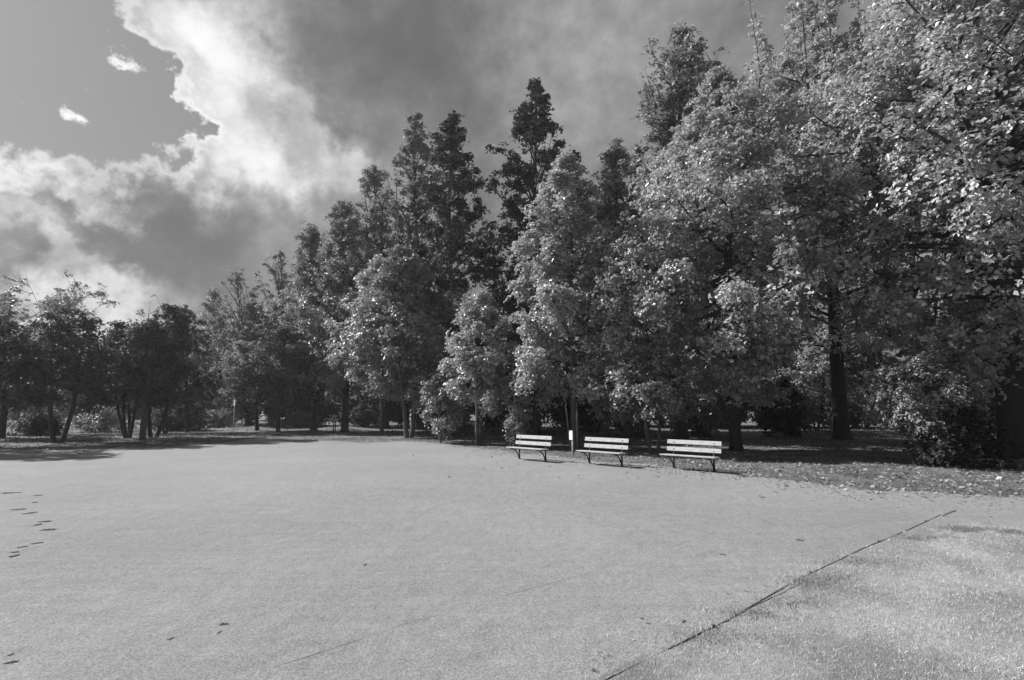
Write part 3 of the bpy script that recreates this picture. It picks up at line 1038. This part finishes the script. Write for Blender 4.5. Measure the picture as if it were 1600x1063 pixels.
# ---- dark understorey that closes the wood behind (look-alikes share one label and group)
UL = 'dark understorey tree in the deep shade of the wood behind'
UG = 'understorey trees deep in the wood'
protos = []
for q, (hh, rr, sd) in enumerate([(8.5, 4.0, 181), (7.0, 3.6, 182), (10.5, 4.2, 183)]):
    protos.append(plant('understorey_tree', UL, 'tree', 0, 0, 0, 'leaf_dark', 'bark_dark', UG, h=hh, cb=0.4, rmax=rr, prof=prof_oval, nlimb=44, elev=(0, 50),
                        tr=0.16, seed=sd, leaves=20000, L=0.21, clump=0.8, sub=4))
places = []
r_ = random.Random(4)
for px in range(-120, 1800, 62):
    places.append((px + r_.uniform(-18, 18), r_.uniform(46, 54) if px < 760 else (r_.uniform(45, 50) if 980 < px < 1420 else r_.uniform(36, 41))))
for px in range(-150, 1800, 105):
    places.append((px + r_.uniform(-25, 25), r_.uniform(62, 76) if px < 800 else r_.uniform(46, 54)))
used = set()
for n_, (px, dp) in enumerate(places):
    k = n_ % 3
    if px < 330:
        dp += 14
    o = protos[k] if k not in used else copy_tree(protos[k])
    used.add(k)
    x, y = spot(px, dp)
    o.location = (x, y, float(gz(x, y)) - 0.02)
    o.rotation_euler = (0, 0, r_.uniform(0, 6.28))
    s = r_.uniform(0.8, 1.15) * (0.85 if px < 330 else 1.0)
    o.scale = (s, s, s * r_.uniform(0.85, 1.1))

# ------------------------------------------------------------------ benches
def make_bench(label, x, y, rz):
    """local x along the bench, local -y towards the sitter's knees"""
    LN = 1.52
    b = thing('park_bench', label, 'bench', (x, y, 0.006), rz, 'white slatted benches along the court')

    def board(name, cy, cz, wdt, th, tilt, seed):
        bm = bmesh.new()
        bmesh.ops.create_cube(bm, size=1.0)
        bmesh.ops.scale(bm, vec=(LN, wdt, th), verts=bm.verts)
        bmesh.ops.bevel(bm, geom=bm.edges[:], offset=0.006, segments=1, affect='EDGES')
        me = bpy.data.meshes.new(name)
        bm.to_mesh(me)
        bm.free()
        o = obj(name, me, M['slat'], b)
        o.location = (0, cy, cz)
        o.rotation_euler = (tilt, 0, 0)
        return o
    for q in range(3):
        board('seat_slat', -0.36 + 0.125 * q, 0.385 - 0.006 * q, 0.115, 0.034, math.radians(-3), q)
    backs = []
    for q, cz in enumerate((0.525, 0.715)):
        backs.append(board('back_slat', 0.020 + 0.22 * (cz - 0.42), cz, 0.115, 0.030, math.radians(90 - 12), q))
    for sx in (-1, 1):
        xx = sx * (LN / 2 - 0.20)
        S = Soup()
        # upright leg that carries on as the back post
        prof = [(0.0, 0.0), (0.0, 0.20), (0.005, 0.37), (0.045, 0.45), (0.075, 0.60), (0.110, 0.775)]
        S.tube([(xx, p[0] + 0.012, p[1]) for p in prof], [0.026, 0.024, 0.024, 0.020, 0.018, 0.016], 8)
        fr = obj('support', S.mesh('support', True), M['iron'], b)
        S = Soup()
        q = np.linspace(0, 1, 9)
        cy = -0.02 - 0.36 * q ** 1.25
        cz = 0.05 + 0.30 * np.sin(q * math.pi / 2) ** 0.85
        S.tube(np.stack([np.full(9, xx), cy, cz], -1), np.full(9, 0.019), 8)
        obj('strut', S.mesh('strut', True), M['iron'], fr)
        S = Soup()
        S.box((xx, -0.19, 0.353), (0.045, 0.44, 0.020))
        obj('seat_bracket', S.mesh('seat_bracket'), M['iron'], fr)
        S = Soup()
        S.tube([(xx, 0.012, -0.01), (xx, 0.012, 0.022)], [0.06, 0.05], 10)
        obj('foot', S.mesh('foot'), M['iron'], fr)
        for o_, cz in zip(backs, (0.525, 0.715)):
            S = Soup()
            S.tube([(xx, 0.0, 0.014), (xx, 0.0, 0.022)], [0.020, 0.016], 8)
            obj('bolt', S.mesh('bolt'), M['bolt'], o_)
    return b


bench_spots = []
for (la, lb), lab in [(((808, 717), (856, 722)), 'white slatted park bench on black iron legs, leftmost of the three'),
                      (((922, 724), (971, 730)), 'white slatted park bench on black iron legs, middle of the three'),
                      (((1053, 731), (1117, 739)), 'white slatted park bench on black iron legs, rightmost and nearest of the three')]:
    p, q = np.array(ground_at(*la)), np.array(ground_at(*lb))
    c = (p + q) / 2
    make_bench(lab, c[0], c[1], math.radians(-44))

# ------------------------------------------------------------------ signs and stakes
def board_sign(name, label, px, depth, bw_, bh, top, rz, posts, matb, matp, lines=0):
    x, y = spot(px, depth)
    t = thing(name, label, 'sign', (x, y, float(gz(x, y))), rz)
    for ox in posts:
        S = Soup()
        S.box((ox, 0.03, (top - 0.03) / 2 - 0.1), (0.06, 0.05, top + 0.17))
        obj('post', S.mesh('post'), matp, t)
    bm = bmesh.new()
    bmesh.ops.create_cube(bm, size=1.0)
    bmesh.ops.scale(bm, vec=(bw_, 0.025, bh), verts=bm.verts)
    bmesh.ops.bevel(bm, geom=bm.edges[:], offset=0.006, segments=1, affect='EDGES')
    me = bpy.data.meshes.new('panel')
    bm.to_mesh(me)
    bm.free()
    o = obj('panel', me, matb, t)
    o.location = (0, -0.012, top - bh / 2)
    for q in range(lines):
        S = Soup()
        S.box((0, -0.016, 0.03 - 0.1 * q), (bw_ * (0.62 - 0.1 * q), 0.006, 0.05))
        obj('printed_bar', S.mesh('printed_bar'), M['print'], o)
    return t


board_sign('notice_sign', 'small narrow white plate on a short post between the left and middle benches', 892, 18.6, 0.19, 0.33, 0.86, math.radians(-58), [0.04], M['sign_white'], M['post_pale'])
board_sign('notice_board', 'grey notice board with a dark printed bar on two short dark posts', 523, 36.5, 0.40, 0.56, 1.25, math.radians(-20), [-0.07, 0.09], M['sign_grey'], M['post_dark'], 1)
board_sign('far_sign', 'small white plate high on a thin pole in the far gap by the trees', 366, 44.0, 0.24, 0.55, 2.45, math.radians(-35), [0.0], M['sign_white'], M['post_pale'])


def stake(label, a, b, r0=0.03):
    a, b = np.array(a), np.array(b)
    o = thing('wooden_stake', label, 'stake', tuple(a))
    S = Soup()
    d = b - a
    S.tube(np.array([d * -0.05, d * 0.5, d]), [r0, r0, r0 * 0.9], 8)
    obj('pole', S.mesh('pole', True), M['post_pale'], o)
    S = Soup()
    S.tube(np.array([d * 0.86, d * 0.90]), [r0 * 1.35, r0 * 1.35], 8)
    obj('rope_tie', S.mesh('rope_tie', True), M['rope'], o)


x, y = spot(810, 21.3)
stake('long pale stake leaning against the slim sapling by the left bench', (x + 0.12, y - 0.1, 0), (x - 0.25, y + 0.1, 2.6))
x, y = spot(899, 21.3)
stake('thin pale stake leaning away to the left of the full tree by the white plate', (x - 0.25, y - 0.2, 0), (x - 0.42, y + 0.05, 2.1), 0.025)
stake('pale stake propped upright against the trunk of the full tree by the white plate', (x + 0.02, y - 0.30, 0), (x + 0.04, y - 0.16, 1.9), 0.028)

# ------------------------------------------------------------------ rope, string, clods, stones
def cord(name, label, pts, rad, z, seed, mat, wobble):
    r = np.random.default_rng(seed)
    pts = ragged(pts, 0.08, wobble, seed)
    s = np.arange(len(pts)) * 0.08
    zz = z + 0.5 * rad * np.sin(s * 3.0 + 1) + 0.5 * rad * np.sin(s * 7.7)
    S = Soup()
    c = np.column_stack([pts, zz])
    o0 = c[0].copy()
    S.tube(c - o0, np.full(len(c), rad), 6)
    o = obj(name, S.mesh(name, True), mat)
    o.location = tuple(o0)
    tag(o, label, 'rope')
    return o


cord('boundary_rope', 'taut dark boundary rope pegged along the edge of the lawn', ROPE, 0.0034, 0.0095, 21, M['rope'], 0.003)
loose = [(p[0] + 0.03 + 0.02 * math.sin(i * 2.1), p[1] - 0.03 - 0.02 * math.sin(i * 1.7)) for i, p in enumerate(ROPE)]
cord('boundary_rope', 'slack frayed rope lying in the grass beside the taut boundary rope', loose[2:5], 0.0025, 0.011, 22, M['rope'], 0.014)
cord('boundary_rope', 'short loose rope end beyond the far end of the taut rope', [ground_at(1472, 808), ground_at(1482, 803), ground_at(1493, 799)], 0.0045, 0.012, 23, M['rope'], 0.004)
cord('string_line', 'thin half-buried string running diagonally across the sand', [ground_at(*p) for p in [(430, 1044), (520, 1015), (640, 975), (760, 940), (900, 902), (985, 876), (1080, 845), (1150, 822)]],
     0.0011, 0.0058, 24, M['string'], 0.004)
for q, f in enumerate((0.18, 0.42, 0.66, 0.9)):
    a = ragged(ROPE, 0.08, 0.006, 21)
    p = a[int(f * (len(a) - 1))]
    S = Soup()
    S.tube([(0, 0, -0.03), (0, 0, 0.012), (0, 0, 0.017)], [0.007, 0.007, 0.016], 6)
    S2 = S.mesh('peg', True)
    o = obj('rope_peg', S2, M['iron'])
    o.location = (p[0], p[1], 0.006)
    tag(o, 'small dark peg pinning the taut rope, ' + ('nearest', 'second nearest', 'third nearest', 'farthest')[q] + ' of four', 'peg', 'pegs along the boundary rope')


def lump(seed, sx, sy, sz, jag=0.35):
    r = np.random.default_rng(seed)
    bm = bmesh.new()
    ph = r.uniform(0, 6.28, 3)
    bmesh.ops.create_icosphere(bm, subdivisions=3, radius=1.0)
    for v in bm.verts:
        th = math.atan2(v.co.y, v.co.x)
        k = (1 + r.uniform(-jag, jag)) * (1 + jag * 1.1 * math.sin(th * 3 + ph[0]) * math.sin(th * 5 + ph[1]) + jag * 0.6 * math.sin(th * 7 + ph[2]))
        v.co = Vector((v.co.x * sx * k, v.co.y * sy * k, max(v.co.z, -0.3) * sz * k))
    me = bpy.data.meshes.new('lump')
    bm.to_mesh(me)
    bm.free()
    return me


lumps = [lump(300 + q, 1.0, 0.75, 0.5) for q in range(5)]
rc = random.Random(8)
ORD = ['nearest', 'second nearest', 'third nearest', 'fourth nearest', 'fifth nearest', 'sixth nearest', 'seventh nearest', 'eighth nearest', 'ninth nearest',
       'tenth nearest', 'eleventh nearest', 'twelfth nearest']
left_clods = [(18, 771, 20), (60, 775, 12), (55, 786, 9), (27, 797, 15), (45, 803, 16), (70, 816, 14), (60, 821, 11), (76, 829, 18), (57, 850, 11),
              (34, 856, 11), (23, 864, 10), (23, 870, 13)]
clods = [c_ + ('dark crumbled clod on the sand, %s of the trail by the left edge' % w_,) for c_, w_ in zip(left_clods[::-1], ORD)]
clods += [(266, 1000, 9, 'lone dark clod on the near sand left of the small cluster'), (342, 990, 8, 'small dark clod, nearer one of the pair on the near sand'),
          (350, 977, 12, 'wider dark clod, farther one of the pair on the near sand'), (17, 1025, 8, 'small dark clod in the near left corner, farther of two'),
          (17, 1037, 13, 'flat dark clod in the near left corner, nearer of two'), (570, 884, 8, 'lone faint clod in the middle of the open sand'),
          (930, 1050, 12, 'dark clod beside the near end of the boundary rope'), (1003, 968, 7, 'tiny dark clod, farther left of three near the lawn'),
          (1014, 976, 7, 'tiny dark clod, nearest of three near the lawn'), (1068, 973, 9, 'dark clod, rightmost of three near the lawn'),
          (1138, 930, 6, 'tiny dark clod close to the middle of the rope'), (1130, 868, 8, 'small dark clod near the far end of the buried string'),
          (1250, 845, 10, 'dark clod on the sand before the far part of the rope')]
for q, (px, py, wpx, lab) in enumerate(clods):
    x, y = ground_at(px, py)
    s = wpx / FPX * y * 0.5
    o = obj('soil_clod', lumps[q % 5], M['clod'])
    o.location = (x, y, 0.006)
    o.rotation_euler = (0, 0, rc.uniform(0, 6.28))
    o.scale = (s, s * 0.9, min(s * 0.3, 0.016))
    tag(o, lab, 'clod', 'dark clods scattered on the sand')

st_l = [lump(400 + q, 1.0, 0.8, 0.8, 0.15) for q in range(2)]
for q, (px, py, wpx, lab) in enumerate([(1468, 727, 6, 'pale stone at the foot of the glossy shrub, leftmost of three'),
                                        (1480, 730, 6, 'pale stone at the foot of the glossy shrub, middle of three'),
                                        (1507, 726, 7, 'pale stone at the foot of the glossy shrub, rightmost of three'),
                                        (1563, 750, 9, 'lone pale stone in the shade before the thick leaning trunk')]):
    x, y = ground_at(px, py)
    s = wpx / FPX * y * 0.6
    o = obj('stone', st_l[q % 2], M['stone'])
    o.location = (x, y, float(gz(x, y)) + 0.01)
    o.scale = (s, s, s)
    o.rotation_euler = (0, 0, q * 1.3)
    tag(o, lab, 'stone', 'pale stones under the right-hand trees')

# ------------------------------------------------------------------ thin autumn haze
S = Soup()
S.box((0, 40, 15.0), (240, 150, 33.0))
m, nt, out = new_mat('haze')
pv = nt.new('ShaderNodeVolumePrincipled')
pv.inputs['Color'].default_value = (0.95, 0.95, 0.95, 1)
pv.inputs['Density'].default_value = 0.0005
pv.inputs['Anisotropy'].default_value = 0.3
nt.l.new(pv.outputs[0], out.inputs['Volume'])
o = obj('haze', S.mesh('haze'), m)
tag(o, 'thin pale haze in the air', kind='stuff')
